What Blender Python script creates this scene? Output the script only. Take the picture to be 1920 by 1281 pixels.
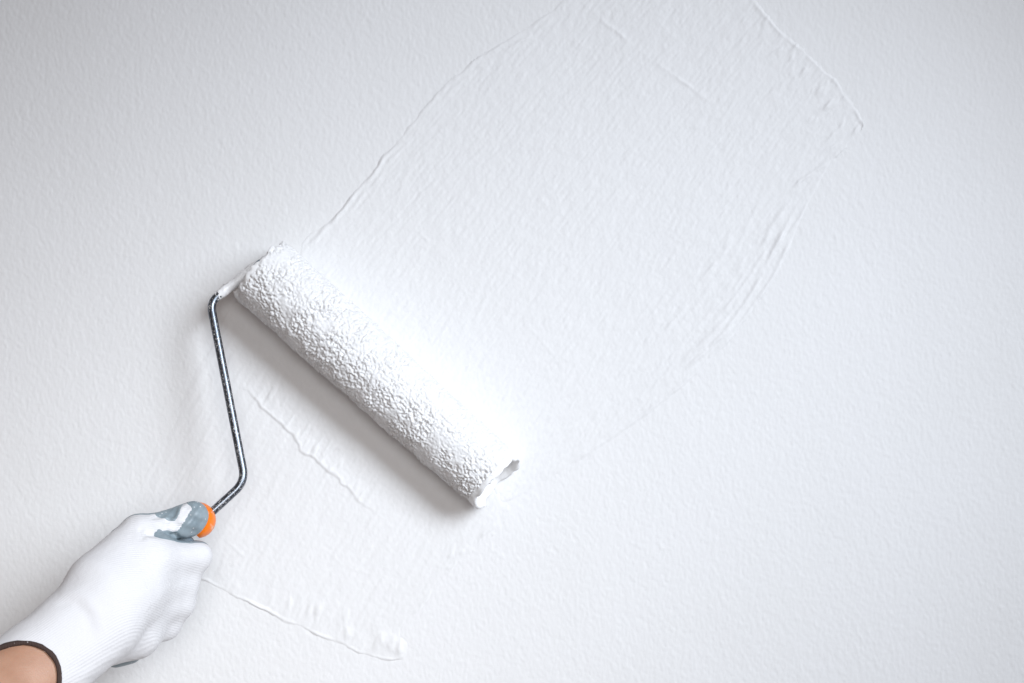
import bpy, math
import numpy as np
from mathutils import Vector, Matrix

# ------------------------------------------------------------------ camera, world, lamps, exposure
for o in list(bpy.data.objects):
    bpy.data.objects.remove(o)
scene = bpy.context.scene
COL = scene.collection

CAM_D = 1.10                       # metres from the wall
VIEW_W = 0.80                      # width of wall seen
cam_data = bpy.data.cameras.new("camera")
cam = bpy.data.objects.new("camera", cam_data)
COL.objects.link(cam)
cam.location = (0, -CAM_D, 0)
cam.rotation_euler = (math.radians(90), 0, 0)
cam_data.sensor_width = 36.0
cam_data.lens = 36.0 * CAM_D / VIEW_W
cam_data.clip_start = 0.01
cam_data.clip_end = 50
scene.camera = cam

world = bpy.data.worlds.new("World")
scene.world = world
world.use_nodes = True
wbg = world.node_tree.nodes["Background"]
wbg.inputs[0].default_value = (1.0, 0.78, 0.70, 1)
wbg.inputs[1].default_value = 0.134


def area_lamp(name, loc, target, sx, sy, power, col, spread=180, long_axis=(1, 0, 0)):
    d = bpy.data.lights.new(name, 'AREA')
    d.shape = 'RECTANGLE'
    d.size, d.size_y = sx, sy
    d.energy = power
    d.color = col
    d.spread = math.radians(spread)
    o = bpy.data.objects.new(name, d)
    COL.objects.link(o)
    o.location = loc
    z = (Vector(loc) - Vector(target)).normalized()
    x = Vector(long_axis)
    x = (x - z * x.dot(z)).normalized()
    y = z.cross(x)
    o.rotation_euler = Matrix((x, y, z)).transposed().to_euler()
    return o


# daylight window to the right of the painter, and the room's softer light from behind the camera
area_lamp("window_light", (0.880, -1.190, 0.460), (-0.007, 0, -0.10), 1.0, 0.5, 3.98, (0.836, 0.908, 1.0), 58.5, (0.745, 0, -0.667))
area_lamp("room_light", (0.045, -1.482, 0.041), (-0.351, 0, -0.381), 0.6, 0.6, 1.0, (0.97, 0.97, 0.98), 44.9)

scene.view_settings.view_transform = 'Standard'
scene.view_settings.look = 'None'
scene.view_settings.exposure = 0.02
scene.view_settings.gamma = 1.0
scene.view_settings.use_curve_mapping = False
scene.render.engine = 'CYCLES'
scene.cycles.use_denoising = True
scene.cycles.max_bounces = 8
scene.cycles.diffuse_bounces = 5

# ------------------------------------------------------------------ helpers
PX = VIEW_W / 1920.0
rng = np.random.default_rng(7)


def P(px, py, d=0.0):
    """photo pixel + distance from the wall (mm) -> world position"""
    k = PX * (CAM_D - d / 1000.0) / CAM_D
    return np.array([(px - 960) * k, -d / 1000.0, -(py - 640.5) * k])


def PL(pts):
    """polyline of photo pixels on the wall -> wall coordinates (x, z)"""
    return np.array([[(a - 960) * PX, -(b - 640.5) * PX] for a, b in pts])


def fft_noise(n0, n1, h, s0, s1, ang=0.0, seed=0, low=0.0):
    """periodic gaussian noise, std 1; s0/s1 = blur lengths along axes turned by ang"""
    r = np.random.default_rng(seed)
    f = np.fft.rfft2(r.standard_normal((n0, n1)))
    k0 = np.fft.fftfreq(n0, h)[:, None] * 2 * np.pi
    k1 = np.fft.rfftfreq(n1, h)[None, :] * 2 * np.pi
    c, s = math.cos(ang), math.sin(ang)
    a, b = c * k0 + s * k1, -s * k0 + c * k1
    w = np.exp(-0.5 * ((a * s0) ** 2 + (b * s1) ** 2))
    if low > 0:
        w = w * (1 - np.exp(-0.5 * (k0 ** 2 + k1 ** 2) * low ** 2))
    g = np.fft.irfft2(f * w, s=(n0, n1))
    return (g - g.mean()) / g.std()


def smooth(x, a, b):
    t = np.clip((x - a) / (b - a), 0, 1)
    return t * t * (3 - 2 * t)


def polydist(X, Z, pts):
    """distance, signed side (left of travel > 0) and 0..1 position along a polyline"""
    best = np.full(X.shape, 1e9)
    side = np.zeros(X.shape)
    along = np.zeros(X.shape)
    seg = np.linalg.norm(np.diff(pts, axis=0), axis=1)
    cum = np.concatenate([[0], np.cumsum(seg)])
    for i in range(len(pts) - 1):
        a, b = pts[i], pts[i + 1]
        e = b - a
        t = np.clip(((X - a[0]) * e[0] + (Z - a[1]) * e[1]) / (e @ e), 0, 1)
        dx, dz = X - a[0] - t * e[0], Z - a[1] - t * e[1]
        d = np.hypot(dx, dz)
        m = d < best
        best = np.where(m, d, best)
        side = np.where(m, np.sign(e[0] * dz - e[1] * dx), side)
        along = np.where(m, (cum[i] + t * seg[i]) / cum[-1], along)
    return best, side, along


def inside_poly(X, Z, pts):
    c = np.zeros(X.shape, bool)
    n = len(pts)
    for i in range(n):
        x0, z0 = pts[i]
        x1, z1 = pts[(i + 1) % n]
        if z0 == z1:
            continue
        cond = ((Z > z0) != (Z > z1)) & (X < (x1 - x0) * (Z - z0) / (z1 - z0) + x0)
        c ^= cond
    return c


def catmull(pts, n=8, closed=False):
    p = np.array(pts, float)
    out = []
    m = len(p)
    rngi = range(m) if closed else range(m - 1)
    for i in rngi:
        if closed:
            p0, p1, p2, p3 = p[(i - 1) % m], p[i], p[(i + 1) % m], p[(i + 2) % m]
        else:
            p0, p1, p2, p3 = p[max(i - 1, 0)], p[i], p[i + 1], p[min(i + 2, m - 1)]
        for t in np.linspace(0, 1, n, endpoint=False):
            out.append(0.5 * (2 * p1 + (p2 - p0) * t + (2 * p0 - 5 * p1 + 4 * p2 - p3) * t * t
                              + (3 * p1 - p0 - 3 * p2 + p3) * t ** 3))
    if not closed:
        out.append(p[-1])
    return np.array(out)


def mesh_from(name, verts, faces, mat, parent=None, smooth_shade=True, attrs=None):
    verts = np.asarray(verts, np.float32)
    faces = np.asarray(faces, np.int32)
    me = bpy.data.meshes.new(name)
    nf, k = faces.shape
    me.vertices.add(len(verts))
    me.vertices.foreach_set("co", verts.ravel())
    me.loops.add(nf * k)
    me.loops.foreach_set("vertex_index", faces.ravel())
    me.polygons.add(nf)
    me.polygons.foreach_set("loop_start", np.arange(nf, dtype=np.int32) * k)
    me.polygons.foreach_set("loop_total", np.full(nf, k, np.int32))
    me.polygons.foreach_set("use_smooth", np.full(nf, smooth_shade, bool))
    for an, av in (attrs or {}).items():
        at = me.attributes.new(an, 'FLOAT', 'POINT')
        at.data.foreach_set("value", np.asarray(av, np.float32))
    me.update(calc_edges=True)
    me.validate()
    me.materials.append(mat)
    o = bpy.data.objects.new(name, me)
    COL.objects.link(o)
    if parent:
        o.parent = parent
        o.matrix_parent_inverse = Matrix.Translation(-parent.location)
    return o


def tag(o, label=None, cat=None, kind=None):
    if label:
        o["label"] = label
    if cat:
        o["category"] = cat
    if kind:
        o["kind"] = kind
    return o


def empty(name, loc):
    o = bpy.data.objects.new(name, None)
    o.empty_display_size = 0.03
    COL.objects.link(o)
    o.location = [float(v) for v in loc]
    return o


def grid_faces(n0, n1, wrap1=False):
    i, j = np.meshgrid(np.arange(n0 - 1), np.arange(n1 if wrap1 else n1 - 1), indexing='ij')
    j2 = (j + 1) % n1
    return np.stack([i * n1 + j, (i + 1) * n1 + j, (i + 1) * n1 + j2, i * n1 + j2], -1).reshape(-1, 4)


def frames(path):
    """parallel-transport frames along a path"""
    t = np.gradient(path, axis=0)
    t /= np.linalg.norm(t, axis=1)[:, None]
    n = np.cross(t[0], [0.3, 1, 0.2])
    n /= np.linalg.norm(n)
    N = []
    for k in range(len(path)):
        n = n - t[k] * (n @ t[k])
        n /= np.linalg.norm(n)
        N.append(n)
    N = np.array(N)
    return t, N, np.cross(t, N)


def tube(path, radii, seg=16, cap=True):
    path = np.asarray(path, float)
    radii = np.broadcast_to(np.asarray(radii, float), (len(path),))
    t, N, B = frames(path)
    a = np.linspace(0, 2 * np.pi, seg, endpoint=False)
    if cap:                                     # close the ends by shrinking to a point
        path = np.concatenate([path[:1], path, path[-1:]])
        N = np.concatenate([N[:1], N, N[-1:]])
        B = np.concatenate([B[:1], B, B[-1:]])
        radii = np.concatenate([[1e-5], radii, [1e-5]])
    v = path[:, None] + radii[:, None, None] * (np.cos(a)[None, :, None] * N[:, None] + np.sin(a)[None, :, None] * B[:, None])
    f = grid_faces(len(path), seg, True)[:, ::-1]
    return v.reshape(-1, 3), f


def fillet(pts, rads, n=10):
    pts = [np.asarray(p, float) for p in pts]
    out = [pts[0]]
    for i in range(1, len(pts) - 1):
        a, b, c = pts[i - 1], pts[i], pts[i + 1]
        r = rads[i]
        u = (a - b) / np.linalg.norm(a - b)
        w = (c - b) / np.linalg.norm(c - b)
        p0, p2 = b + u * r, b + w * r
        for t in np.linspace(0, 1, n):
            out.append((1 - t) ** 2 * p0 + 2 * t * (1 - t) * b + t * t * p2)
    out.append(pts[-1])
    # resample evenly
    out = np.array(out)
    s = np.concatenate([[0], np.cumsum(np.linalg.norm(np.diff(out, axis=0), axis=1))])
    q = np.linspace(0, s[-1], int(s[-1] / 0.0015))
    return np.stack([np.interp(q, s, out[:, k]) for k in range(3)], -1)


# ------------------------------------------------------------------ materials
class NT:
    def __init__(self, name):
        self.m = bpy.data.materials.new(name)
        self.m.use_nodes = True
        self.t = self.m.node_tree
        self.b = self.t.nodes["Principled BSDF"]

    def n(self, kind, **kw):
        x = self.t.nodes.new(kind)
        for k, v in kw.items():
            if k.startswith('_'):
                setattr(x, k[1:], v)
            else:
                x.inputs[k.replace('__', ' ')].default_value = v
        return x

    def l(self, a, b):
        self.t.links.new(a, b)

    def coord(self):
        return self.n('ShaderNodeTexCoord').outputs['Object']

    def noise(self, scale, detail=3, rough=0.55, vec=None):
        x = self.n('ShaderNodeTexNoise', Scale=scale, Detail=detail, Roughness=rough)
        self.l(vec if vec else self.coord(), x.inputs['Vector'])
        return x.outputs['Fac']

    def ramp(self, fac, stops):
        r = self.n('ShaderNodeValToRGB')
        e = r.color_ramp.elements
        while len(e) < len(stops):
            e.new(0.5)
        for q, (pos, c) in zip(e, stops):
            q.position = pos
            q.color = (*c, 1) if len(c) == 3 else c
        self.l(fac, r.inputs[0])
        return r.outputs[0]

    def bump(self, fac, strength, dist, prev=None):
        x = self.n('ShaderNodeBump', Strength=strength, Distance=dist)
        self.l(fac, x.inputs['Height'])
        if prev:
            self.l(prev, x.inputs['Normal'])
        return x.outputs['Normal']

    def mix(self, fac, a, b):
        x = self.t.nodes.new('ShaderNodeMix')
        x.data_type = 'RGBA'
        for s, v in ((x.inputs[0], fac), (x.inputs[6], a), (x.inputs[7], b)):
            if hasattr(v, 'links'):
                self.l(v, s)
            elif isinstance(v, tuple):
                s.default_value = (*v, 1)
            else:
                s.default_value = v
        return x.outputs[2]

    def set(self, **kw):
        for k, v in kw.items():
            s = self.b.inputs[k.replace('_', ' ')]
            if hasattr(v, 'links'):
                self.l(v, s)
            elif isinstance(v, tuple) and len(v) == 3 and s.type == 'RGBA':
                s.default_value = (*v, 1)
            else:
                s.default_value = v
        return self.m


def mat_wall():
    m = NT("matt_wall_paint")
    c = m.ramp(m.noise(6, 4), [(0.3, (0.795, 0.795, 0.79)), (0.7, (0.815, 0.815, 0.815))])
    nb = m.bump(m.noise(820, 3, 0.6), 0.48, 0.0002)
    return m.set(Base_Color=c, Roughness=0.62, Normal=nb, Specular_IOR_Level=0.35)


def mat_wet():
    m = NT("wet_wall_paint")
    nb = m.bump(m.noise(820, 3, 0.6), 0.44, 0.0002)
    return m.set(Base_Color=(0.80, 0.80, 0.798), Roughness=0.6, Normal=nb, Specular_IOR_Level=0.36)


def mat_nap():
    m = NT("paint_soaked_nap")
    c = m.ramp(m.noise(160, 3), [(0.3, (0.73, 0.73, 0.73)), (0.72, (0.80, 0.80, 0.80))])
    nb = m.bump(m.noise(1100, 4, 0.6), 0.5, 0.0004)
    return m.set(Base_Color=c, Roughness=0.55, Normal=nb, Specular_IOR_Level=0.4)


def mat_paint():
    m = NT("thick_wet_paint")
    nb = m.bump(m.noise(260, 2, 0.5), 0.3, 0.0008)
    return m.set(Base_Color=(0.86, 0.86, 0.86), Roughness=0.38, Normal=nb)


def mat_chrome():
    m = NT("paint_speckled_chrome")
    v = m.n('ShaderNodeTexVoronoi', Scale=1050.0, Randomness=1.0)
    m.l(m.coord(), v.inputs['Vector'])
    gate = m.noise(330, 2)
    mul = m.n('ShaderNodeMath', _operation='MULTIPLY')
    inv = m.n('ShaderNodeMath', _operation='SUBTRACT')
    inv.inputs[0].default_value = 0.75
    m.l(v.outputs['Distance'], inv.inputs[1])
    m.l(inv.outputs[0], mul.inputs[0])
    m.l(gate, mul.inputs[1])
    f = m.ramp(mul.outputs[0], [(0.235, (0, 0, 0)), (0.28, (1, 1, 1))])
    col = m.mix(f, (0.17, 0.19, 0.22), (0.80, 0.80, 0.80))
    met = m.n('ShaderNodeMath', _operation='SUBTRACT')
    met.inputs[0].default_value = 1.0
    m.l(f, met.inputs[1])
    rough = m.ramp(f, [(0.0, (0.33,) * 3), (1.0, (0.5,) * 3)])
    return m.set(Base_Color=col, Metallic=met.outputs[0], Roughness=rough)


def mat_knit():
    m = NT("white_knit_nylon")
    at = m.n('ShaderNodeAttribute', _attribute_name="rib")
    s = m.n('ShaderNodeMath', _operation='SINE')
    k = m.n('ShaderNodeMath', _operation='MULTIPLY')
    k.inputs[1].default_value = 2 * math.pi / 0.00165
    m.l(at.outputs['Fac'], k.inputs[0])
    m.l(k.outputs[0], s.inputs[0])
    nb = m.bump(s.outputs[0], 0.32, 0.0002)
    nb = m.bump(m.noise(1400, 2), 0.25, 0.0003, nb)
    nb = m.bump(m.noise(75, 3), 0.35, 0.0025, nb)
    return m.set(Base_Color=(0.74, 0.74, 0.755), Roughness=0.85, Normal=nb, Specular_IOR_Level=0.2,
                 Sheen_Weight=0.15)


def mat_coating():
    m = NT("grey_nitrile_coating")
    v = m.n('ShaderNodeTexVoronoi', Scale=330.0, Randomness=1.0)
    m.l(m.coord(), v.inputs['Vector'])
    f = m.ramp(v.outputs['Distance'], [(0.13, (1, 1, 1)), (0.20, (0, 0, 0))])
    g = m.ramp(m.noise(120, 2), [(0.50, (0, 0, 0)), (0.56, (1, 1, 1))])
    fm = m.n('ShaderNodeMath', _operation='MULTIPLY')
    m.l(f, fm.inputs[0])
    m.l(g, fm.inputs[1])
    base = m.ramp(m.noise(90, 4), [(0.3, (0.20, 0.255, 0.29)), (0.72, (0.31, 0.375, 0.41))])
    c = m.mix(fm.outputs[0], base, (0.80, 0.80, 0.80))
    nb = m.bump(m.noise(900, 3), 0.3, 0.0004)
    return m.set(Base_Color=c, Roughness=0.42, Normal=nb)


def mat_orange():
    m = NT("orange_plastic")
    f = m.ramp(m.noise(110, 2), [(0.60, (0, 0, 0)), (0.68, (1, 1, 1))])
    c = m.mix(f, (0.95, 0.215, 0.008), (0.90, 0.45, 0.28))
    return m.set(Base_Color=c, Roughness=0.35)


def mat_grip():
    m = NT("grey_rubber_grip")
    nb = m.bump(m.noise(500, 3), 0.2, 0.0005)
    return m.set(Base_Color=(0.20, 0.26, 0.31), Roughness=0.5, Normal=nb)


def mat_hem():
    m = NT("brown_overlock_thread")
    f = m.ramp(m.noise(420, 2), [(0.70, (0, 0, 0)), (0.74, (1, 1, 1))])
    c = m.mix(f, (0.060, 0.036, 0.030), (0.55, 0.52, 0.52))
    w = m.n('ShaderNodeTexWave', Scale=330.0, Distortion=2.0)
    m.l(m.coord(), w.inputs['Vector'])
    nb = m.bump(w.outputs['Fac'], 0.6, 0.0006)
    return m.set(Base_Color=c, Roughness=0.8, Normal=nb)


def mat_skin():
    m = NT("tanned_skin")
    c = m.ramp(m.noise(45, 5, 0.6), [(0.25, (0.42, 0.225, 0.145)), (0.75, (0.54, 0.315, 0.215))])
    f = m.ramp(m.noise(380, 1), [(0.82, (0, 0, 0)), (0.84, (1, 1, 1))])
    c = m.mix(f, c, (0.85, 0.83, 0.82))
    v = m.n('ShaderNodeTexVoronoi', Scale=1100.0)
    m.l(m.coord(), v.inputs['Vector'])
    nb = m.bump(v.outputs['Distance'], 0.3, 0.0003)
    nb = m.bump(m.noise(160, 4), 0.2, 0.001, nb)
    return m.set(Base_Color=c, Roughness=0.5, Normal=nb, Subsurface_Weight=0.15,
                 Subsurface_Radius=(0.004, 0.0015, 0.0008), Subsurface_Scale=1.0)


WALL, WET, NAP, PAINT, CHROME = mat_wall(), mat_wet(), mat_nap(), mat_paint(), mat_chrome()
KNIT, COAT, ORANGE, GRIP, HEM, SKIN = mat_knit(), mat_coating(), mat_orange(), mat_grip(), mat_hem(), mat_skin()

# ------------------------------------------------------------------ wall
H = 0.00078
xs_f = np.arange(-0.43, 0.43, H)
zs_f = np.arange(-0.295, 0.295, H)
nx, nz = len(xs_f), len(zs_f)
XF, ZF = np.meshgrid(xs_f, zs_f, indexing='ij')


def peel(seed):
    a = fft_noise(nx, nz, H, 0.00062, 0.00100, 0.15, seed)
    b = fft_noise(nx, nz, H, 0.0015, 0.0021, 0.1, seed + 1)
    return 0.88 * a + 0.34 * b


base_peel = peel(3)
undul = fft_noise(nx, nz, H, 0.02, 0.03, 0, 9)
HW = 0.000050 * base_peel + 0.00010 * undul
edge = np.minimum(np.minimum(XF - xs_f[0], xs_f[-1] - XF), np.minimum(ZF - zs_f[0], zs_f[-1] - ZF))
HW = HW * smooth(edge, 0, 0.006)

outer_x = [-1.3, -1.0, -0.75, -0.55, -0.47]
outer_z = [-1.0, -0.75, -0.55, -0.40, -0.33]
xa = np.concatenate([outer_x, xs_f, -np.array(outer_x[::-1])])
za = np.concatenate([outer_z, zs_f, -np.array(outer_z[::-1])])
XA, ZA = np.meshgrid(xa, za, indexing='ij')
HA = np.zeros(XA.shape)
HA[5:-5, 5:-5] = HW
wv = np.stack([XA, -HA, ZA], -1).reshape(-1, 3)
wall = mesh_from("wall", wv, grid_faces(len(xa), len(za)), WALL)
tag(wall, "white matt painted wall with fine orange peel texture", kind="structure")

# ------------------------------------------------------------------ wet paint films rolled on the wall
ROLL_ANG = math.atan2(410, 430)            # direction the roller travels, up to the right
wob = fft_noise(nx, nz, H, 0.005, 0.005, 0, 21)
wob2 = fft_noise(nx, nz, H, 0.0016, 0.0016, 0, 22)
streak = fft_noise(nx, nz, H, 0.0030, 0.00070, ROLL_ANG + 0.06, 31)
streak_s = fft_noise(nx, nz, H, 0.0060, 0.0011, ROLL_ANG + 0.22, 32)
broad = fft_noise(nx, nz, H, 0.035, 0.0035, ROLL_ANG, 33)
sparse = np.clip(fft_noise(nx, nz, H, 0.0036, 0.0011, ROLL_ANG + 0.15, 34) - 2.0, 0, 2)

MOD = fft_noise(nx, nz, H, 0.004, 0.004, 0, 50)


def bead(line, h, w, fade=0.12, mod_seed=50, mod=0.45, off=0.0, wv=1.0):
    pts = catmull(PL(line), 6)
    res = np.zeros((nx, nz))
    lo_i, hi_i = pts.min(0) - 0.012, pts.max(0) + 0.012
    i0, i1 = np.searchsorted(xs_f, [lo_i[0], hi_i[0]])
    j0, j1 = np.searchsorted(zs_f, [lo_i[1], hi_i[1]])
    sl = (slice(i0, i1), slice(j0, j1))
    d, s, al = polydist(XF[sl] + 0.0006 * wv * wob[sl], ZF[sl] + 0.0003 * wv * wob2[sl], pts)
    m = np.roll(MOD, (mod_seed * 37 % nx, mod_seed * 91 % nz), (0, 1))[sl]
    env = smooth(al, 0, fade + 1e-4) * smooth(1 - al, 0, fade + 1e-4)
    res[sl] = h * np.exp(-((d * s - off) / w) ** 2) * env * np.clip(1 + mod * m, 0.1, 2.2)
    return res


def film(name, poly, width_fn, height, label):
    pl = catmull(PL(poly), 4, closed=True)
    d, s, al = polydist(XF + 0.0006 * wob, ZF + 0.0006 * wob, np.concatenate([pl, pl[:1]]))
    ins = inside_poly(XF + 0.0006 * wob, ZF + 0.0006 * wob, pl)
    sd = np.where(ins, d, -d)
    w = width_fn(XF, ZF)
    t = -0.00030 + 0.00058 * smooth(sd, -w, w)
    hf = t + height + 0.000012 * base_peel * 1.0
    keep = (t > -0.00029)
    i = np.arange(nx - 1)[:, None]
    kf = keep[:-1, :-1] | keep[1:, :-1] | keep[1:, 1:] | keep[:-1, 1:]
    f = grid_faces(nx, nz)[kf.ravel()]
    used = np.unique(f)
    remap = np.full(nx * nz, -1)
    remap[used] = np.arange(len(used))
    # film follows the slow swell of the plaster but levels out its grain
    surf = hf + 0.00010 * undul + 0.00003 * base_peel
    v = np.stack([XF, -surf, ZF], -1).reshape(-1, 3)[used]
    o = mesh_from(name, v, remap[f], WET)
    return tag(o, label, "paint stroke")


def px_of(X, Z):
    return X / PX + 960, -Z / PX + 640.5


# --- upper stroke: from the roller up to the right
LEFT_EDGE = [(560, 486), (590, 452), (640, 395), (700, 325), (760, 248), (812, 188), (880, 124), (950, 80), (1040, 18), (1090, -20)]
RIGHT_EDGE = [(1395, -20), (1445, 42), (1500, 92), (1560, 148), (1600, 196), (1617, 236), (1605, 268), (1560, 300), (1537, 330),
              (1520, 372), (1488, 432), (1452, 515), (1410, 580), (1345, 660), (1250, 745), (1130, 830), (1010, 905)]
UP_POLY = [(560, 486), (640, 395), (760, 248), (880, 124), (1040, 18), (1120, -60), (1360, -60), (1445, 42), (1560, 148),
           (1614, 232), (1560, 300), (1520, 372), (1452, 515), (1345, 660), (1250, 745), (1130, 830), (960, 940), (900, 890), (700, 690)]


def up_width(X, Z):
    px, py = px_of(X, Z)
    crisp = 0.0012
    soft = 0.008 * smooth(py, 620, 900) * smooth(px, 900, 1100)
    return crisp + soft


up = 0.00008 * streak + 0.00004 * broad + 0.00014 * sparse
up += bead(LEFT_EDGE, 0.00062, 0.0017, 0.10, 61, 0.5) * (1 - 0.6 * smooth(ZF, 0.20, 0.27))
up += bead([(p[0] + 9, p[1] + 9) for p in LEFT_EDGE[1:]], 0.00026, 0.0015, 0.2, 62, 0.9)
up += bead(RIGHT_EDGE[:6], 0.00034, 0.0018, 0.08, 63, 0.5)
up += bead(RIGHT_EDGE[4:9], 0.00075, 0.0018, 0.3, 64, 1.0)
up += bead(RIGHT_EDGE[8:], 0.00058, 0.0017, 0.25, 65, 0.3, 0.0, 0.4)
up += bead([(1505, 370), (1470, 432), (1440, 490), (1412, 545), (1375, 600), (1320, 668)], 0.00062, 0.0016, 0.3, 66, 0.25, 0.0, 0.4)
up += bead([(1470, 420), (1440, 462), (1405, 520), (1360, 580), (1310, 630)], 0.00048, 0.0015, 0.4, 67, 0.25, 0.0, 0.4)
up += bead([(1430, 455), (1385, 530), (1330, 590), (1280, 640)], 0.00036, 0.0014, 0.4, 68, 0.3, 0.0, 0.4)
up += bead([(1560, 300), (1505, 335), (1470, 375)], 0.00042, 0.0013, 0.4, 69, 0.6)
up += bead([(1580, 262), (1540, 290), (1500, 322)], 0.00042, 0.0012, 0.4, 70, 0.8)
up += bead([(1085, 0), (1180, 80), (1245, 128), (1305, 172), (1372, 222)], 0.00017, 0.0016, 0.2, 71, 0.7)
up += bead([(1200, 10), (1290, 92), (1400, 172)], 0.00010, 0.0016, 0.3, 72, 0.6)
up += bead([(770, 420), (810, 460), (852, 502)], 0.00011, 0.0013, 0.4, 73, 0.5)
up += bead([(985, 610), (1025, 650), (1062, 692)], 0.00012, 0.0013, 0.4, 74, 0.5)
arc_rng = np.random.default_rng(12)
ARC = np.array([(1548, 318), (1520, 372), (1488, 432), (1452, 515), (1410, 580), (1345, 660), (1250, 745), (1150, 815)], float)
ARCC = catmull(ARC, 12)
for k in range(16):
    sh = arc_rng.uniform(8, 120)
    i0 = int(arc_rng.uniform(0.08, 0.62) * len(ARCC))
    i1 = min(len(ARCC) - 1, i0 + int(arc_rng.uniform(0.16, 0.36) * len(ARCC)))
    seg = ARCC[i0:i1:5]
    lean = np.linspace(0, arc_rng.uniform(-0.10, 0.18), len(seg))[:, None]
    seg = seg + np.array([-0.82, -0.45]) * sh + lean * np.array([-60.0, 0.0])
    up += bead([tuple(q) for q in seg], arc_rng.uniform(0.00035, 0.00080) * (1 - sh / 260), arc_rng.uniform(0.0013, 0.0024), 0.42, 200 + k, 0.25, 0.0, 0.35)
lump_zone = np.exp(-(polydist(XF, ZF, PL([(1440, 40), (1540, 190), (1585, 250)]))[0] / 0.016) ** 2)
up += lump_zone * 0.00048 * np.clip(fft_noise(nx, nz, H, 0.003, 0.0013, ROLL_ANG + 0.2, 75) - 0.7, 0, 3)
film("wet_paint_stroke", UP_POLY, up_width, up,
     "broad fresh white paint stroke on the wall running up right from the roller")

# --- lower stroke: between the roller and the glove
RIDGE = [(448, 722), (480, 752), (508, 778), (540, 808), (556, 828), (570, 848), (592, 862), (622, 888), (650, 918), (668, 938), (700, 962), (735, 985)]
LOW_EDGE = [(360, 1078), (384, 1088), (402, 1100), (414, 1106), (440, 1118), (472, 1131), (502, 1146), (530, 1164), (565, 1176),
            (610, 1194), (655, 1214), (705, 1232), (745, 1236), (765, 1216)]
LO_POLY = [(470, 560), (395, 650), (330, 770), (275, 880), (262, 960), (300, 1050), (360, 1078), (402, 1100), (472, 1131), (530, 1164),
           (610, 1194), (705, 1232), (752, 1234), (765, 1212), (752, 1180), (800, 1118), (850, 1060), (905, 1005), (955, 955), (900, 890), (700, 690)]


def lo_width(X, Z):
    px, py = px_of(X, Z)
    soft = 0.010 * (1 - smooth(px, 300, 440)) * (1 - smooth(py, 1000, 1070))
    right = 0.004 * smooth(px, 740, 790)
    return 0.0009 + soft + right


lo = 0.00008 * streak_s + 0.00003 * broad + 0.0001 * sparse
rp = catmull(PL(RIDGE), 6)
d, s, al = polydist(XF + 0.0007 * wob, ZF + 0.0007 * wob2, rp)
env = smooth(al, 0, 0.12) * smooth(1 - al, 0, 0.35)
lo += 0.00052 * smooth(d * s, -0.0007, 0.0009) * np.exp(-np.clip(d * s, 0, 1) / 0.016) * env
lo += 0.00020 * np.exp(-((d * s - 0.0012) / 0.0014) ** 2) * env
drip = np.clip(fft_noise(nx, nz, H, 0.0042, 0.0010, ROLL_ANG + 0.16, 81) - 0.35, 0, 2.2)
lo += 0.00034 * drip * np.exp(-((d * s - 0.011) / 0.010) ** 2) * env
lo += bead(LOW_EDGE, 0.00050, 0.0013, 0.05, 82, 0.55) * (0.45 + 0.55 * smooth(-XF, 0.135, 0.22))
lo += bead([(955, 962), (900, 1010), (850, 1064), (800, 1122), (752, 1186)], 0.00022, 0.0022, 0.15, 83, 1.1)
lo += bead([(418, 1008), (440, 1028), (462, 1050)], 0.00012, 0.0012, 0.4, 84, 0.5)
lo += bead([(585, 1012), (650, 1060), (725, 1092)], 0.00010, 0.0014, 0.4, 85, 0.5)
lo += bead([(280, 885), (330, 852)], 0.00008, 0.0016, 0.4, 86, 0.5)
tail = np.exp(-(polydist(XF, ZF, PL([(560, 1130), (650, 1180), (745, 1215)]))[0] / 0.012) ** 2)
lo += tail * 0.00030 * np.clip(fft_noise(nx, nz, H, 0.004, 0.0018, ROLL_ANG + 0.6, 87) - 0.4, 0, 3)
band = np.exp(-(polydist(XF, ZF, PL([(400, 1070), (480, 1105), (560, 1140), (650, 1185), (730, 1212)]))[0] / 0.011) ** 2)
lo += band * 0.00013 * fft_noise(nx, nz, H, 0.0050, 0.0016, ROLL_ANG + 0.45, 91)
blob = polydist(XF, ZF, PL([(722, 1196), (745, 1212)]))[0]
lo += 0.00055 * np.exp(-(blob / 0.0055) ** 4) * (0.7 + 0.35 * fft_noise(nx, nz, H, 0.004, 0.0016, ROLL_ANG + 0.7, 92))
rim = np.exp(-(polydist(XF, ZF, PL([(930, 985), (850, 1060), (790, 1130)]))[0] / 0.010) ** 2)
lo += rim * 0.00036 * np.clip(fft_noise(nx, nz, H, 0.0026, 0.0011, ROLL_ANG + 0.2, 88) - 1.0, 0, 3)
film("wet_paint_stroke", LO_POLY, lo_width, lo,
     "fresh white paint patch with wavy ridge between the roller and the gloved hand")

# ------------------------------------------------------------------ paint roller
AX0, AX1 = P(489, 506, 29.0), P(921, 895, 25.6)
ax = AX1 - AX0
L = float(np.linalg.norm(ax))
ax /= L
out = np.array([0.0, -1.0, 0.0])
out = out - ax * (out @ ax)
out /= np.linalg.norm(out)
per = np.cross(ax, out)                      # third axis of the roller

roller = empty("paint_roller", P(705, 700, 0))
tag(roller, "paint roller with a white paint soaked cover, bent chrome frame and orange handle collar", "paint roller")

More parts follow.
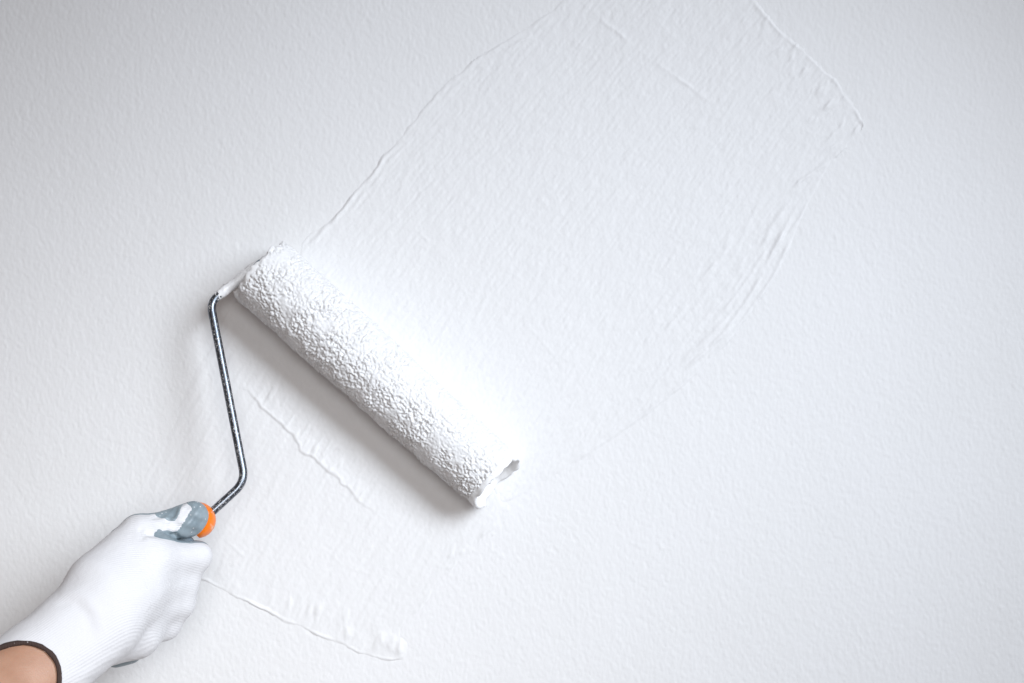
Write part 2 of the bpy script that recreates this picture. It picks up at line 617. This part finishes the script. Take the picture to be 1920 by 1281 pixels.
hn = 0.00050
nu = int(L / hn)
R0 = 0.0275
nth = int(2 * math.pi * R0 / hn)
na = fft_noise(nu, nth, hn, 0.00058, 0.00058, 0, 101, 0.0030)
nb_ = fft_noise(nu, nth, hn, 0.0004, 0.0004, 0, 102, 0.002)
nc = fft_noise(nu, nth, hn, 0.0035, 0.0035, 0, 103)
nd = fft_noise(nu, nth, hn, 0.0008, 0.0008, 0, 104, 0.0035)
nap_h = 0.00052 * (np.where(na > 0, np.tanh(na * 1.1), na * 0.9)) + 0.00024 * (np.tanh(2.0 * np.abs(nd)) - 0.7) + 0.00013 * nb_
nap_h = nap_h * np.clip(1.0 + 0.35 * np.roll(nc, 61, 0), 0.3, 2.0) + 0.00032 * nc
us = np.linspace(0, 1, nu)
Ru = np.interp(us, [0, 0.15, 0.5, 1.0], [0.0288, 0.0280, 0.0270, 0.0252])
th = np.linspace(0, 2 * math.pi, nth, endpoint=False)
endrag0 = fft_noise(8, nth, hn, 0.001, 0.0016, 0, 104)[0]
endrag1 = fft_noise(8, nth, hn, 0.001, 0.0016, 0, 105)[0]


def ring_pos(u_m, r, tt):
    """u along the roller (m), r, angle -> world; angle 0 faces away from the wall"""
    u_m, r, tt = np.broadcast_arrays(u_m, r, tt)
    return AX0 + u_m[..., None] * ax + (r * np.cos(tt))[..., None] * out + (r * np.sin(tt))[..., None] * per


U = us[:, None] * L + np.zeros((1, nth))
# ragged ends: shift the last millimetres of nap
e0 = np.exp(-us[:, None] * L / 0.003)
e1 = np.exp(-(1 - us[:, None]) * L / 0.003)
U = U + e0 * (0.0012 * endrag0[None] - 0.0006) + e1 * (0.0013 * endrag1[None])
RR = Ru[:, None] + nap_h
# pressed flat where it touches the wall
roundoff = 0.0022 * np.exp(-us[:, None] * L / 0.0016) + 0.0030 * np.exp(-(1 - us[:, None]) * L / 0.0020)
RR = RR - roundoff
verts = ring_pos(U, RR, th[None, :])
lim = -0.00030
verts[..., 1] = np.minimum(verts[..., 1], lim)
rows = [verts]
# end faces: down to the core and into the tube
core_r = 0.0195
left_rows, right_rows = [], []
for k, (rr, du) in enumerate([(0.025, 0.0008), (0.0225, 0.0012), (core_r, 0.0012), (core_r, 0.010), (0.0185, 0.012)]):
    j = 0.0005 * fft_noise(8, nth, hn, 0.001, 0.0018, 0, 120 + k)[0]
    left_rows.append(ring_pos(np.full(nth, -0.0008 + du) + j, np.full(nth, rr) + j, th))
for k, (rr, du) in enumerate([(0.0215, 0.0), (core_r, 0.0006), (core_r, 0.012), (0.0185, 0.014)]):
    j = 0.0005 * fft_noise(8, nth, hn, 0.001, 0.0018, 0, 130 + k)[0]
    right_rows.append(ring_pos(np.full(nth, L - du) + j, np.full(nth, rr) + j, th))
allrows = np.concatenate([np.array(left_rows[::-1]), verts, np.array(right_rows)])
cover = mesh_from("roller_cover", allrows.reshape(-1, 3), grid_faces(len(allrows), nth, True), NAP, roller)
cover["label"] = "white paint soaked fleece cover with lumpy wet nap"

# paint squeezed out past the end of the nap: a ragged lip, longest towards the wall
nl = 220
tl = np.linspace(0, 2 * math.pi, nl, endpoint=False)
hl = 2 * math.pi * R0 / nl
rag = fft_noise(8, nl, hl, 0.001, 0.0022, 0, 141)[0]
rag2 = fft_noise(8, nl, hl, 0.001, 0.005, 0, 142)[0]
wallward = smooth(-np.cos(tl), -0.75, 0.35)
ext = 0.0014 + 0.0092 * wallward + 0.0006 * rag + 0.0009 * rag2
rowsL = []
for (fu, fr) in [(-0.003, 0.0), (0.25, 0.0002), (0.6, 0.0003), (0.92, 0.0002), (1.0, -0.0004), (1.0, -0.0018), (0.88, -0.0028), (0.5, -0.0032), (0.1, -0.0034), (-0.6, -0.0036)]:
    uu = L - 0.0035 + np.maximum(fu, 0) * (ext + 0.0035) + min(fu, 0) * 0.008
    wobr = 0.0004 * fft_noise(8, nl, hl, 0.001, 0.003, 0, 150 + int(abs(fu) * 100))[0]
    pr = ring_pos(uu, np.full(nl, 0.0246 + fr) + wobr, tl)
    pr[:, 1] = np.minimum(pr[:, 1], -0.0004 + fr * 0.5)
    rowsL.append(pr)
rowsL = np.array(rowsL)
lip = mesh_from("paint_lip", rowsL.reshape(-1, 3), grid_faces(len(rowsL), nl, True), PAINT, cover)
lip["label"] = "smooth ragged lip of wet paint at the free end"

# left end: small clots of paint clinging to the rim
rows0 = []
ext0 = 0.0010 + 0.0012 * np.clip(fft_noise(8, nl, hl, 0.001, 0.0016, 0, 161)[0], -0.6, 2.2)
for (fu, fr) in [(-0.5, 0.0), (0.3, 0.0004), (0.9, 0.0), (1.0, -0.0008), (0.8, -0.0018), (-0.4, -0.0022)]:
    uu = 0.0015 - np.maximum(fu, 0) * (ext0 + 0.0015) - min(fu, 0) * 0.006
    wobr = 0.0005 * fft_noise(8, nl, hl, 0.001, 0.0018, 0, 165 + int(abs(fu) * 100))[0]
    pr = ring_pos(uu, np.full(nl, 0.0272 + fr) + wobr, tl)
    pr[:, 1] = np.minimum(pr[:, 1], -0.0004)
    rows0.append(pr)
rows0 = np.array(rows0)
mesh_from("paint_clots", rows0.reshape(-1, 3), grid_faces(len(rows0), nl, True)[:, ::-1], PAINT, cover)


def lathe(profile, origin, axis, seg=40):
    """profile of (distance along axis, radius)"""
    path = np.array([origin + axis * u for u, _ in profile])
    a = np.asarray(axis)
    n = np.cross(a, [0.31, 0.9, 0.17])
    n /= np.linalg.norm(n)
    b = np.cross(a, n)
    an = np.linspace(0, 2 * math.pi, seg, endpoint=False)
    r = np.array([q for _, q in profile])
    v = path[:, None] + r[:, None, None] * (np.cos(an)[None, :, None] * n + np.sin(an)[None, :, None] * b)
    return v.reshape(-1, 3), grid_faces(len(profile), seg, True)[:, ::-1]


# plastic end caps inside the tube
for o_, dirn in ((AX0 + ax * 0.009, ax), (AX1 - ax * 0.0015, -ax)):
    v, f = lathe([(0.0, 0.0001), (0.0, 0.007), (-0.003, 0.0075), (-0.003, 0.010), (0.0005, 0.011), (0.0005, 0.0188), (0.003, 0.0188)], o_, dirn)
    mesh_from("end_cap", v, f, PAINT, roller)
v, f = lathe([(-0.004, 0.0001), (-0.004, 0.0052), (0.006, 0.006), (0.010, 0.006)], AX0 - ax * 0.002, ax)
mesh_from("axle_bushing", v, f, GRIP, roller)

# bent chrome frame
B1, B2, HC = P(394, 566, 40), P(460, 903, 62), P(378, 978, 72)
hdir = (HC - B2) / np.linalg.norm(HC - B2)
exit_pt = AX0 - ax * 0.0042
path = fillet([AX0 + ax * (L * 0.94), exit_pt, B1, B2, HC + hdir * 0.03], [0, 0.006, 0.008, 0.010, 0], 10)
v, f = tube(path, 0.0031, 20)
frame = mesh_from("wire_frame", v, f, CHROME, roller)
frame["label"] = "bent chrome rod speckled with white paint"
# thick paint clinging to the first leg of the rod
stub = np.array([exit_pt * (1 - t) + B1 * t for t in np.linspace(-0.04, 0.86, 40)])
k = np.linspace(0, 1, 40)
rs = 0.0037 + 0.0003 * np.sin(k * 9) - 0.0007 * smooth(k, 0.8, 1.0)
v, f = tube(stub, rs, 18)
v = v + 0.00025 * np.random.default_rng(5).standard_normal(v.shape)
mesh_from("paint_coat", v, f, PAINT, frame)

# handle: orange collar and grey grip
CC = P(370.5, 975.5, 73)
prof = [(-0.0131 * math.cos(q), max(0.0001, 0.0131 * math.sin(q))) for q in np.linspace(0.0, 2.2, 22)]
v, f = lathe(prof, CC, hdir, 48)
mesh_from("handle_collar", v, f, ORANGE, roller)["label"] = "orange plastic collar where the rod enters the handle"
prof = [(0.0130, 0.0110), (0.0135, 0.0130), (0.018, 0.0136), (0.030, 0.0122), (0.050, 0.0132), (0.070, 0.0128), (0.088, 0.0125), (0.098, 0.0115), (0.102, 0.0085), (0.103, 0.0001)]
v, f = lathe(prof, HC, hdir, 40)
mesh_from("handle_grip", v, f, GRIP, roller)

# ------------------------------------------------------------------ gloved hand and forearm
def M(px, py, d, r):
    d -= 29                                  # hand held close over the wall
    return (P(px, py, d), r / 1000.0 * 1.03)


perp = np.array([0.66, 0.0, -0.75])          # across the forearm, thumb side to little-finger side
perp /= np.linalg.norm(perp)


def off(m, k):
    return (m[0] + perp * k / 1000.0, m[1])


ARM = [M(-330, 1592, 322, 31), M(67, 1259, 206, 22.3), M(184, 1154, 178, 22.3)]
ARM_OFF = [9, 7, 8.8]
ARM_CAPS = []
for i in range(2):
    for sg in (-1, 1):
        ARM_CAPS.append((off(ARM[i], sg * ARM_OFF[i]), off(ARM[i + 1], sg * ARM_OFF[i + 1])))

I_M, I_P, I_D, I_T = M(280, 1049, 150, 14), M(369, 1044, 118, 10), M(346, 1046, 86, 9), M(302, 1036, 84, 8.5)
M_M, M_P, M_D, M_T = M(268, 1098, 155, 14), M(345, 1090, 119, 10), M(326, 1098, 87, 9), M(286, 1086, 90, 8.5)
R_M, R_P, R_D, R_T = M(258, 1143, 152, 13.5), M(337, 1132, 118, 10), M(316, 1140, 88, 8.6), M(276, 1126, 95, 8)
L_M, L_P, L_D, L_T = M(250, 1184, 146, 14), M(310, 1172, 118, 10), M(295, 1172, 90, 8), M(263, 1156, 99, 7.5)
BODY = ARM_CAPS + [
    (M(188, 1150, 177, 22), M(235, 1120, 166, 21)),
    (M(205, 1098, 170, 19), I_M), (M(206, 1127, 174, 19), M_M), (M(202, 1157, 173, 19), R_M), (M(198, 1186, 167, 19), L_M),
    (M(190, 1090, 168, 21), M(262, 1004, 141, 14)),         # thumb metacarpal
    (M(208, 1200, 160, 15.5), M(258, 1196, 148, 13)),         # heel of the palm
    (M(240, 1052, 148, 16), M(270, 1040, 146, 12)),         # web
]
FINGERS = [
    [(I_M, I_P), (I_P, I_D), (I_D, I_T)],
    [(M_M, M_P), (M_P, M_D), (M_D, M_T)],
    [(R_M, R_P), (R_P, R_D), (R_D, R_T)],
    [(L_M, L_P), (L_P, L_D), (L_D, L_T)],
]
THUMB = [(M(262, 1004, 141, 14), M(318, 984, 127, 9.3)), (M(318, 984, 127, 9.3), M(362, 968, 123, 10.2)),
         (M(343, 979, 126, 9.8), M(354, 982, 122, 9.2))]
HEEL = [(M(218, 1226, 140, 9), M(244, 1222, 134, 8))]


def cone(pts, a, b):
    (pa, ra), (pb, rb) = a, b
    e = pb - pa
    q = pts - pa
    t = np.clip((q @ e) / (e @ e), 0, 1)
    dd = q - t[:, None] * e
    return np.sqrt(np.einsum('ij,ij->i', dd, dd)) - (ra + (rb - ra) * t)


def smin(a, b, k):
    h = np.clip(0.5 + 0.5 * (b - a) / k, 0, 1)
    return b * (1 - h) + a * h - k * h * (1 - h)


def union(pts, caps, k):
    f = None
    for a, b in caps:
        q = cone(pts, a, b).astype(np.float32)
        f = q if f is None else smin(f, q, k)
    return f


def hand_sdf(pts):
    f = union(pts, BODY, 0.010)
    fg = None
    for chain in FINGERS:
        q = union(pts, chain, 0.004)
        fg = q if fg is None else smin(fg, q, 0.010)
    f = smin(f, fg, 0.010)
    f = smin(f, union(pts, THUMB, 0.004), 0.0026)
    f = smin(f, union(pts, HEEL, 0.004), 0.005)
    return f


def arm_sdf(pts):
    return union(pts, ARM_CAPS, 0.010)


def eval_grid(fn, lo, hi, h):
    gx, gy, gz = [np.arange(lo[k], hi[k] + h, h) for k in range(3)]
    G = np.stack(np.meshgrid(gx, gy, gz, indexing='ij'), -1)
    return fn(G.reshape(-1, 3)).reshape(G.shape[:3]), np.array(lo), h


def surface_nets(F, origin, h):
    s = F < 0
    n = np.array(F.shape)
    cs = np.zeros(n - 1, np.int8)
    for a in (0, 1):
        for b in (0, 1):
            for c in (0, 1):
                cs += s[a:n[0] - 1 + a, b:n[1] - 1 + b, c:n[2] - 1 + c]
    act = (cs > 0) & (cs < 8)
    ids = np.argwhere(act)
    acc = np.zeros((len(ids), 3))
    cnt = np.zeros(len(ids))
    corners = [(a, b, c) for a in (0, 1) for b in (0, 1) for c in (0, 1)]
    for i0, c0 in enumerate(corners):
        for c1 in corners[i0 + 1:]:
            if sum(abs(p - q) for p, q in zip(c0, c1)) != 1:
                continue
            f0 = F[tuple((ids + c0).T)]
            f1 = F[tuple((ids + c1).T)]
            m = (f0 < 0) != (f1 < 0)
            t = np.where(m, f0 / np.where(f0 == f1, 1, f0 - f1), 0)
            p = np.array(c0) + t[:, None] * (np.array(c1) - np.array(c0))
            acc += p * m[:, None]
            cnt += m
    V = origin + h * (ids + acc / cnt[:, None])
    idx = np.full(n - 1, -1)
    idx[act] = np.arange(len(ids))
    faces = []
    for axis in range(3):
        b, c = (axis + 1) % 3, (axis + 2) % 3
        sl0 = [slice(None)] * 3
        sl1 = [slice(None)] * 3
        sl0[axis] = slice(0, -1)
        sl1[axis] = slice(1, None)
        a0, a1 = s[tuple(sl0)], s[tuple(sl1)]
        e = np.argwhere(a0 != a1)
        e = e[(e[:, b] > 0) & (e[:, c] > 0) & (e[:, b] < n[b] - 1) & (e[:, c] < n[c] - 1)]
        ub, uc = np.eye(3, dtype=int)[b], np.eye(3, dtype=int)[c]
        q = np.stack([idx[tuple((e - ub - uc).T)], idx[tuple((e - uc).T)], idx[tuple(e.T)], idx[tuple((e - ub).T)]], -1)
        flip = ~s[tuple(e.T)]
        q[flip] = q[flip][:, ::-1]
        faces.append(q)
    return V, np.concatenate(faces)


def relax(V, Fc, it=3, lam=0.5):
    for _ in range(it):
        acc = np.zeros_like(V)
        cnt = np.zeros(len(V))
        for k in range(4):
            a, b = Fc[:, k], Fc[:, (k + 1) % 4]
            np.add.at(acc, a, V[b])
            np.add.at(acc, b, V[a])
            np.add.at(cnt, a, 1)
            np.add.at(cnt, b, 1)
        V = V + lam * (acc / cnt[:, None] - V)
    return V


def grad(fn, V, e=0.0006):
    g = np.stack([fn(V + np.eye(3)[k] * e) - fn(V - np.eye(3)[k] * e) for k in range(3)], -1)
    return g / np.maximum(np.linalg.norm(g, axis=1), 1e-9)[:, None]


def ray_hit(px, py, fn):
    c = np.array([0, -CAM_D, 0.0])
    dirv = P(px, py, 0) - c
    dirv /= np.linalg.norm(dirv)
    t = 0.5
    for _ in range(200):
        dd = float(fn((c + dirv * t)[None])[0])
        if dd < 1e-5:
            break
        t += max(dd * 0.8, 1e-5)
    return c + dirv * t


# cuff edge: the plane through three points of the hem seen on the camera side of the arm
h1, h2, h3 = ray_hit(16, 1208, arm_sdf), ray_hit(78, 1211, arm_sdf), ray_hit(113, 1278, arm_sdf)
pn = np.cross(h2 - h1, h3 - h1)
pn /= np.linalg.norm(pn)
arm_ax = ARM[2][0] - ARM[1][0]
if pn @ arm_ax < 0:
    pn = -pn                                # points to the hand


def glove_sdf(pts):
    return np.maximum(hand_sdf(pts), -((pts - h1) @ pn))


person = empty("person", P(60, 1300, 186))
tag(person, "person's tanned forearm in a white knit glove with grey coated thumb, gripping the roller handle", "person")

F, o0, hh = eval_grid(glove_sdf, (-0.388, -0.235, -0.282), (-0.190, -0.030, -0.088), 0.0013)
V, Fc = surface_nets(F, o0, hh)
V = relax(V, Fc, 3)
N = grad(hand_sdf, V)

# rib coordinate: distance across the hand from a bent centre line
cl = np.array([P(-60, 1390, 171), P(78, 1272, 171), P(192, 1163, 149), P(262, 1112, 131), P(330, 1096, 101), P(420, 1090, 81)])[:, [0, 2]]
dd, ss, _ = polydist(V[:, 0], V[:, 2], catmull(cl, 8))
depth_mm = -V[:, 1] * 1000
rib = dd * ss + 0.35 * V[:, 1]
kp0 = (CAM_D + V[:, 1]) / CAM_D * PX
vpx0, vpy0 = V[:, 0] / kp0 + 960, -V[:, 2] / kp0 + 640.5
# gentle folds of the knit at the wrist
fold = polydist(V[:, 0], V[:, 2], catmull(np.array([P(118, 1112, 149), P(165, 1112, 149), P(198, 1150, 149), P(205, 1215, 149)])[:, [0, 2]], 8))
fold2 = polydist(V[:, 0], V[:, 2], catmull(np.array([P(170, 1262, 149), P(215, 1225, 149), P(262, 1212, 149)])[:, [0, 2]], 8))
pinch = polydist(V[:, 0], V[:, 2], np.array([P(273, 990, 113), P(280, 1002, 113)])[:, [0, 2]])
face_cam = smooth(-N[:, 1], 0.0, 0.5)
fenv = smooth(fold[2], 0, 0.15) * smooth(1 - fold[2], 0, 0.5)
disp = (0.0008 * np.exp(-((fold[0] * fold[1] - 0.003) / 0.004) ** 2) - 0.0008 * np.exp(-((fold[0] * fold[1] + 0.003) / 0.0035) ** 2)) * fenv
disp += 0.0006 * np.exp(-(fold2[0] / 0.0035) ** 2) * smooth(fold2[2], 0, 0.3) * smooth(1 - fold2[2], 0, 0.4) - 0.0010 * np.exp(-(pinch[0] / 0.0014) ** 2)
crease = polydist(V[:, 0], V[:, 2], catmull(np.array([P(296, 990, 98), P(318, 995, 98), P(336, 1001, 96)])[:, [0, 2]], 6))
crease2 = polydist(V[:, 0], V[:, 2], catmull(np.array([P(300, 964, 98), P(320, 962, 98), P(334, 966, 98)])[:, [0, 2]], 6))
disp += -0.0022 * np.exp(-(crease[0] / 0.0014) ** 2) - 0.0018 * np.exp(-(crease2[0] / 0.0018) ** 2)
knit_wave = np.sin(V[:, 0] * 95 + 2 * np.sin(V[:, 2] * 60)) * np.sin(V[:, 2] * 120 + 1.3)
disp += 0.00035 * knit_wave
thumb_near = np.exp(-(np.maximum(union(V, THUMB, 0.003), 0) / 0.002) ** 2) * smooth(vpx0, 296, 318)
crumple = (np.sin(vpx0 * 0.21 + vpy0 * 0.13) + np.sin(vpx0 * 0.11 - vpy0 * 0.27 + 1.7) + 0.7 * np.sin(vpx0 * 0.38 + vpy0 * 0.30 + 0.4))
disp += 0.00050 * crumple * thumb_near
V2 = V + N * (disp * face_cam)[:, None]
glove = mesh_from("glove", V2, Fc, KNIT, person, attrs={"rib": rib})
glove["label"] = "white ribbed knit glove with grey coated palm"

# grey coating on palm, finger pads and thumb tip
kpx = (CAM_D + V[:, 1]) / CAM_D * PX
vpx, vpy = V[:, 0] / kpx + 960, -V[:, 2] / kpx + 640.5


def near(caps):
    return union(V, caps, 0.003)


n_thumb, n_index = near(THUMB[:2] + THUMB[2:]), near(FINGERS[0])
n_rest = near(BODY + FINGERS[1] + FINGERS[2] + FINGERS[3])
c = (N[:, 1] - 0.42)                                           # wall-facing side of the hand
c_index = (N @ np.array([0.0, 0.50, 0.866])) - 0.72
yb = np.interp(vpx, [286, 300, 330, 360, 392, 400], [1000, 1009, 1015, 1017, 1019, 1000])
c_index = np.maximum(c_index, np.where(-V[:, 1] > 0.066, np.minimum((yb - vpy) / 12.0, (vpx - 290) / 12.0), -1))
c = np.where((n_index < n_rest + 0.004) & (vpx > 284), np.maximum(c, c_index), c)
# thumb: everything past the joint except the bare knit tongue on its back
tw = np.array([[262, 976], [300, 981], [330, 989], [340, 972], [350, 953]], float)
td, _, ta = polydist(vpx, vpy, tw)
tongue = (td + 1.6 * np.sin(vpx * 0.33 + 1) * np.sin(vpy * 0.41) - np.interp(ta, [0, 0.4, 0.68, 0.85, 1], [19, 11, 7, 7.5, 9])) / 9.0
c_thumb = np.minimum((vpx - 300) / 30 + 0.25 * (N[:, 2] > 0.4), tongue)
c_thumb = np.maximum(c_thumb, (N[:, 1] + 0.02 + 0.0 * vpx))
c = np.where(n_thumb < np.minimum(n_rest, n_index), c_thumb, c)
top_thumb = (vpx < 290) & (vpx > 200) & (vpy < 1000)
c = np.where(top_thumb, np.maximum(c, N[:, 1] + 0.10), c)
heel_d = near(HEEL)
c = np.where(heel_d < 0.0012, np.maximum(c, N[:, 1] + 0.75), c)
arm_near = ((V - h1) @ pn) < 0.045
c = np.where(arm_near, -1, c)
c = relax(np.repeat(c[:, None], 3, 1), Fc, 2)[:, 0]
t_off = np.clip(c * 0.004, -0.0010, 0.00045)
mask = c > -0.22
kf = mask[Fc].any(1)
f = Fc[kf]
used = np.unique(f)
rm = np.full(len(V), -1)
rm[used] = np.arange(len(used))
coat_obj = mesh_from("palm_coating", (V2 + N * t_off[:, None])[used], rm[f], COAT, glove)
coat_obj["label"] = "blue grey rubber coating speckled with white paint"

# brown overlocked hem around the cuff
cen = (ARM[1][0] + ARM[2][0]) / 2
a0 = arm_ax / np.linalg.norm(arm_ax)
cen = cen + a0 * (((h1 - cen) @ pn) / (a0 @ pn))
e1 = np.cross(pn, [0, 1, 0.2])
e1 /= np.linalg.norm(e1)
e2 = np.cross(pn, e1)
loop = []
for a in np.linspace(0, 2 * math.pi, 144, endpoint=False):
    dv = math.cos(a) * e1 + math.sin(a) * e2
    lo_, hi_ = 0.0, 0.12
    for _ in range(26):
        mid = 0.5 * (lo_ + hi_)
        if float(arm_sdf((cen + dv * mid)[None])[0]) < 0:
            lo_ = mid
        else:
            hi_ = mid
    loop.append(cen + dv * (lo_ - 0.0005) - pn * 0.0010)
loop = np.array(loop)
lt = np.roll(loop, -1, 0) - np.roll(loop, 1, 0)
lt /= np.linalg.norm(lt, axis=1)[:, None]
rad = loop - cen
rad -= lt * np.einsum('ij,ij->i', rad, lt)[:, None]
rad /= np.linalg.norm(rad, axis=1)[:, None]
bi = np.cross(lt, rad)
aa = np.linspace(0, 2 * math.pi, 14, endpoint=False)
rr = 0.0016 + 0.00012 * np.random.default_rng(3).standard_normal((144, 1))
hv = loop[:, None] + rr[..., None] * (np.cos(aa)[None, :, None] * rad[:, None] + np.sin(aa)[None, :, None] * bi[:, None])
hf_ = grid_faces(144, 14, True)
wrapf = np.stack([143 * 14 + np.arange(14), np.arange(14), (np.arange(14) + 1) % 14, 143 * 14 + (np.arange(14) + 1) % 14], -1)
hem = mesh_from("cuff_hem", hv.reshape(-1, 3), np.concatenate([hf_, wrapf]), HEM, glove)
hem["label"] = "dark brown stitched hem of the cuff"


# forearm: slightly thinner than the sleeve of the glove
def skin_sdf(pts):
    return np.maximum(arm_sdf(pts) + 0.0010, ((pts - h1) @ pn) - 0.012)


F, o0, hh = eval_grid(skin_sdf, (-0.490, -0.350, -0.400), (-0.278, -0.120, -0.178), 0.0018)
Va, Fa = surface_nets(F, o0, hh)
Va = relax(Va, Fa, 3)
arm = mesh_from("forearm", Va, Fa, SKIN, person)
arm["label"] = "tanned bare forearm below the cuff"
